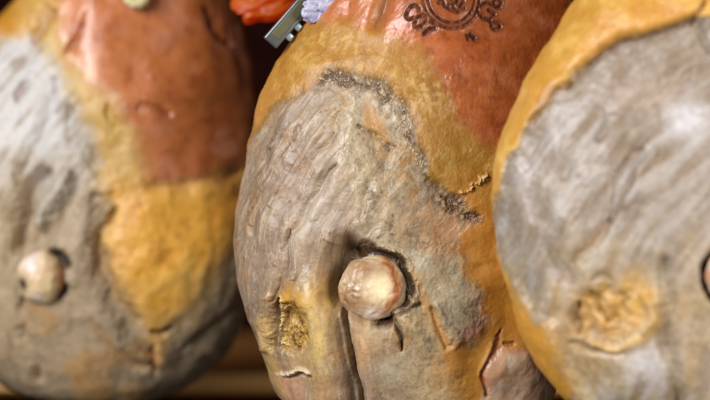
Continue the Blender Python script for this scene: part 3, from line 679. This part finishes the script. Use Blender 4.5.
def film(name, col, tw=.6, lo=(170, 166, 200)):
    m, nt, b = nodes(name); L = nt.links.new
    b.inputs['Base Color'].default_value = linc(col); b.inputs['Roughness'].default_value = .25
    tr = N(nt, 'ShaderNodeBsdfTranslucent'); tr.inputs['Color'].default_value = linc(col)
    tc = N(nt, 'ShaderNodeTexCoord'); no = N(nt, 'ShaderNodeTexNoise', Scale=170.0, Detail=4.0); L(tc.outputs['Object'], no.inputs['Vector'])
    bp = N(nt, 'ShaderNodeBump', Strength=.5, Distance=.002); L(no.outputs['Fac'], bp.inputs['Height']); L(bp.outputs[0], b.inputs['Normal'])
    mp = N(nt, 'ShaderNodeMapping'); mp.inputs['Scale'].default_value = (25, 60, 190); mp.inputs['Rotation'].default_value = (0, math.radians(-22), 0); L(tc.outputs['Object'], mp.inputs['Vector'])
    ns = N(nt, 'ShaderNodeTexNoise', Scale=1.0, Detail=3.0, Distortion=.6); L(mp.outputs[0], ns.inputs['Vector'])
    cr = N(nt, 'ShaderNodeValToRGB'); cr.color_ramp.elements[0].position = .36; cr.color_ramp.elements[1].position = .62
    cr.color_ramp.elements[0].color = linc(lo); cr.color_ramp.elements[1].color = linc(col); L(ns.outputs['Fac'], cr.inputs[0])
    L(cr.outputs[0], b.inputs['Base Color']); L(cr.outputs[0], tr.inputs['Color'])
    mx = N(nt, 'ShaderNodeMixShader', Fac=tw); L(b.outputs[0], mx.inputs[1]); L(tr.outputs[0], mx.inputs[2]); L(mx.outputs[0], nt.nodes['Material Output'].inputs['Surface'])
    return m
M_ORANGE = film('orange_film', (255, 150, 44), .65, (236, 84, 14))
M_LILAC = film('clear_film', (220, 218, 240), .35)

# rope: a loop knotted round the left ham's shank, its lowest turn just in view
s0 = surf(hl, 137, 0)
m = hl.m
def ringpts(c, R, n=60, tilt=0.25):
    return [c + Vector((R * math.cos(2 * math.pi * k / n), -abs(math.sin(2 * math.pi * k / n)) * .15 * R, R * math.sin(2 * math.pi * k / n))) for k in range(n)]
rope = empty('rope', s0 + Vector((0, -.006, .003)), 'pale rope loop knotted on the rind at the top of the blurred left ham', 'rope')
add('loop', tube_mesh(ringpts(Vector((0, 0, 0)), 8.2 * m), 4.6 * m, 18, twist=.34, closed=True), M_ROPE, rope)
add('cord', tube_mesh([Vector((0, 0, 8 * m)) + Vector((.006 * math.sin(k * .2), .0005 * k, .003 * k)) for k in range(50)], 4.0 * m, 16, twist=.4), M_ROPE, rope)

# clip: bevelled steel strip with an olive inset and a row of teeth
def bevel_box(name, sx, sy, sz, bev, mat, parent, loc=(0, 0, 0)):
    import bmesh
    bm = bmesh.new(); bmesh.ops.create_cube(bm, size=1)
    for v in bm.verts: v.co = Vector((v.co.x * sx, v.co.y * sy, v.co.z * sz))
    bmesh.ops.bevel(bm, geom=list(bm.edges), offset=bev, segments=3, affect='EDGES', profile=.6)
    me = bpy.data.meshes.new(name); bm.to_mesh(me); bm.free()
    for p in me.polygons: p.use_smooth = True
    return add(name, me, mat, parent, loc)
Yc = -0.022
m = mpp(Yc)
clip = empty('toothed_clip', at(296, 13, Yc), 'small grey toothed clip tilted on the shoulder of the sharp middle ham', 'clip')
clip.rotation_euler = (math.radians(14), math.radians(-49), math.radians(0))
bevel_box('strip', 80 * m, 7 * m, 17 * m, 2 * m, M_CLIP, clip)
bevel_box('inset_panel', 68 * m, 2 * m, 10 * m, .8 * m, M_PANEL, clip, (2 * m, -3.1 * m, .6 * m))
for k in range(5):
    bevel_box('tooth', 7.5 * m, 8 * m, 7.5 * m, 2 * m, M_TOOTH, clip, ((-22 + 13 * k) * m, 1.0 * m, -10.6 * m))

def crumple(name, c, ext, seed, mat, amp, freq, label, cat, stretch=(1, 1, 1), rot=0):
    nu, nv = 120, 70
    th = np.linspace(0, 2 * math.pi, nu, endpoint=False); ph = np.linspace(0, math.pi, nv + 2)[1:-1]
    T, Pp = np.meshgrid(th, ph)
    D = np.stack([np.sin(Pp) * np.cos(T), -np.cos(Pp), np.sin(Pp) * np.sin(T)], -1).reshape(-1, 3)
    D = np.concatenate([D, [[0, -1, 0], [0, 1, 0]]]).astype(np.float32)
    k = D * freq * np.array(stretch, np.float32) + seed * 3.7
    n_ = (1 - 2 * np.sqrt(gn(k, seed) ** 2 + .006)) * .75 + .3 * gn(k * 2.1, seed + 3)
    co = D * np.array(ext) * (1 + amp * (n_ - .4))[:, None]
    cr, sr_ = math.cos(rot), math.sin(rot)
    co = np.stack([co[:, 0] * cr - co[:, 2] * sr_, co[:, 1], co[:, 0] * sr_ + co[:, 2] * cr], -1)
    a = np.arange(nv - 1)[:, None] * nu + np.arange(nu)[None]; b = np.arange(nv - 1)[:, None] * nu + (np.arange(nu)[None] + 1) % nu
    q = np.stack([a, a + nu, b + nu, b], -1).reshape(-1, 4); j = np.arange(nu); jn = (j + 1) % nu
    t = np.concatenate([np.stack([np.full(nu, nv * nu), j, jn], -1), np.stack([np.full(nu, nv * nu + 1), (nv - 1) * nu + jn, (nv - 1) * nu + j], -1)])
    o = add(name, mesh_np(name, co, q, t), mat, None, c); tag(o, label, cat); return o
crumple('plastic_wrap', at(327, 3, -.032), (26 * m, 8 * m, 15 * m), 5, M_LILAC, .45, 1.7, 'crumpled clear lilac plastic wrap beside the grey toothed clip', 'plastic wrap', rot=math.radians(30))
m2 = mpp(.10)
crumple('orange_wrapper', at(272, -4, .10), (38 * m2, 12 * m2, 22 * m2), 9, M_ORANGE, .55, 0.9, 'blurred glossy orange wrapper between the left and middle hams', 'wrapper', (.5, 1, 2.6), rot=math.radians(22))

# ------------------------------------------------------------------ background: shelf and dark boards
def wood(name, c1, c2, rough=.6, sc_=(1.2, 14, 14)):
    m, nt, b = nodes(name); L = nt.links.new
    tc = N(nt, 'ShaderNodeTexCoord'); mp = N(nt, 'ShaderNodeMapping'); mp.inputs['Scale'].default_value = sc_; L(tc.outputs['Object'], mp.inputs['Vector'])
    n = N(nt, 'ShaderNodeTexNoise', Scale=3.0, Detail=8.0, Roughness=.62, Distortion=.8); L(mp.outputs[0], n.inputs['Vector'])
    r = N(nt, 'ShaderNodeValToRGB'); r.color_ramp.elements[0].position = .3; r.color_ramp.elements[1].position = .72
    r.color_ramp.elements[0].color = linc(c1); r.color_ramp.elements[1].color = linc(c2); L(n.outputs['Fac'], r.inputs[0]); L(r.outputs[0], b.inputs['Base Color'])
    b.inputs['Roughness'].default_value = rough
    bp = N(nt, 'ShaderNodeBump', Strength=.3, Distance=.002); L(n.outputs['Fac'], bp.inputs['Height']); L(bp.outputs[0], b.inputs['Normal'])
    return m
M_SHELF = wood('shelf_wood', (176, 108, 46), (206, 140, 70))
M_EDGE = wood('shelf_edge_wood', (240, 176, 96), (250, 206, 136))
M_WALL = wood('dark_boards', (20, 6, 4), (38, 12, 6), .9)
M_WALL.node_tree.nodes['Principled BSDF'].inputs['Specular IOR Level'].default_value = .05
Ys = .45
zs = at(0, 373, Ys).z
shelf = empty('wooden_shelf', (0, Ys, zs), 'brown wooden shelf with pale front edge below the left and middle hams', 'shelf')
bevel_box('plank', 1.8, .5, .022, .003, M_SHELF, shelf, (0, .262, -.012))
bevel_box('front_edge', 1.8, .012, .016, .003, M_EDGE, shelf, (0, .0, -.0085))
wall = bevel_box('back_wall', 3.0, .04, 2.6, .004, M_WALL, None, (0, 1.0, 1.5)); wall['kind'] = 'structure'

# ------------------------------------------------------------------ light
w = bpy.data.worlds.new('World'); sc.world = w; w.use_nodes = True
bg = w.node_tree.nodes['Background']; bg.inputs[0].default_value = (0.62, 0.55, 0.5, 1); bg.inputs[1].default_value = 0.09
def area(name, loc, target, size, power, col, sy=None):
    l = bpy.data.lights.new(name, 'AREA'); l.energy = power; l.color = col; l.size = size
    if sy: l.shape = 'RECTANGLE'; l.size_y = sy
    o = bpy.data.objects.new(name, l); C.objects.link(o); o.location = loc
    o.rotation_euler = (Vector(target) - Vector(loc)).to_track_quat('-Z', 'Y').to_euler(); return o
area('window_light', (-1.05, -1.25, 2.1), (0, 0, 1.5), .85, 40, (.985, .985, 1), .9)
area('hall_lamp', (.85, -1.05, 1.55), (.0, 0, 1.5), .5, 11, (1, .92, .82))

# ------------------------------------------------------------------ camera
cd = bpy.data.cameras.new('camera'); cam = bpy.data.objects.new('camera', cd); C.objects.link(cam)
cam.location = (0, CAM_Y, CAM_Z); cam.rotation_euler = (math.radians(90), 0, 0)
cd.lens = LENS; cd.sensor_width = SENS; cd.clip_end = 50; cd.clip_start = .05
cd.dof.use_dof = True; cd.dof.focus_distance = 1.145; cd.dof.aperture_fstop = 2.8
sc.camera = cam
sc.view_settings.view_transform = 'Standard'; sc.view_settings.look = 'None'; sc.view_settings.exposure = 0.0
sc.cycles.use_denoising = True
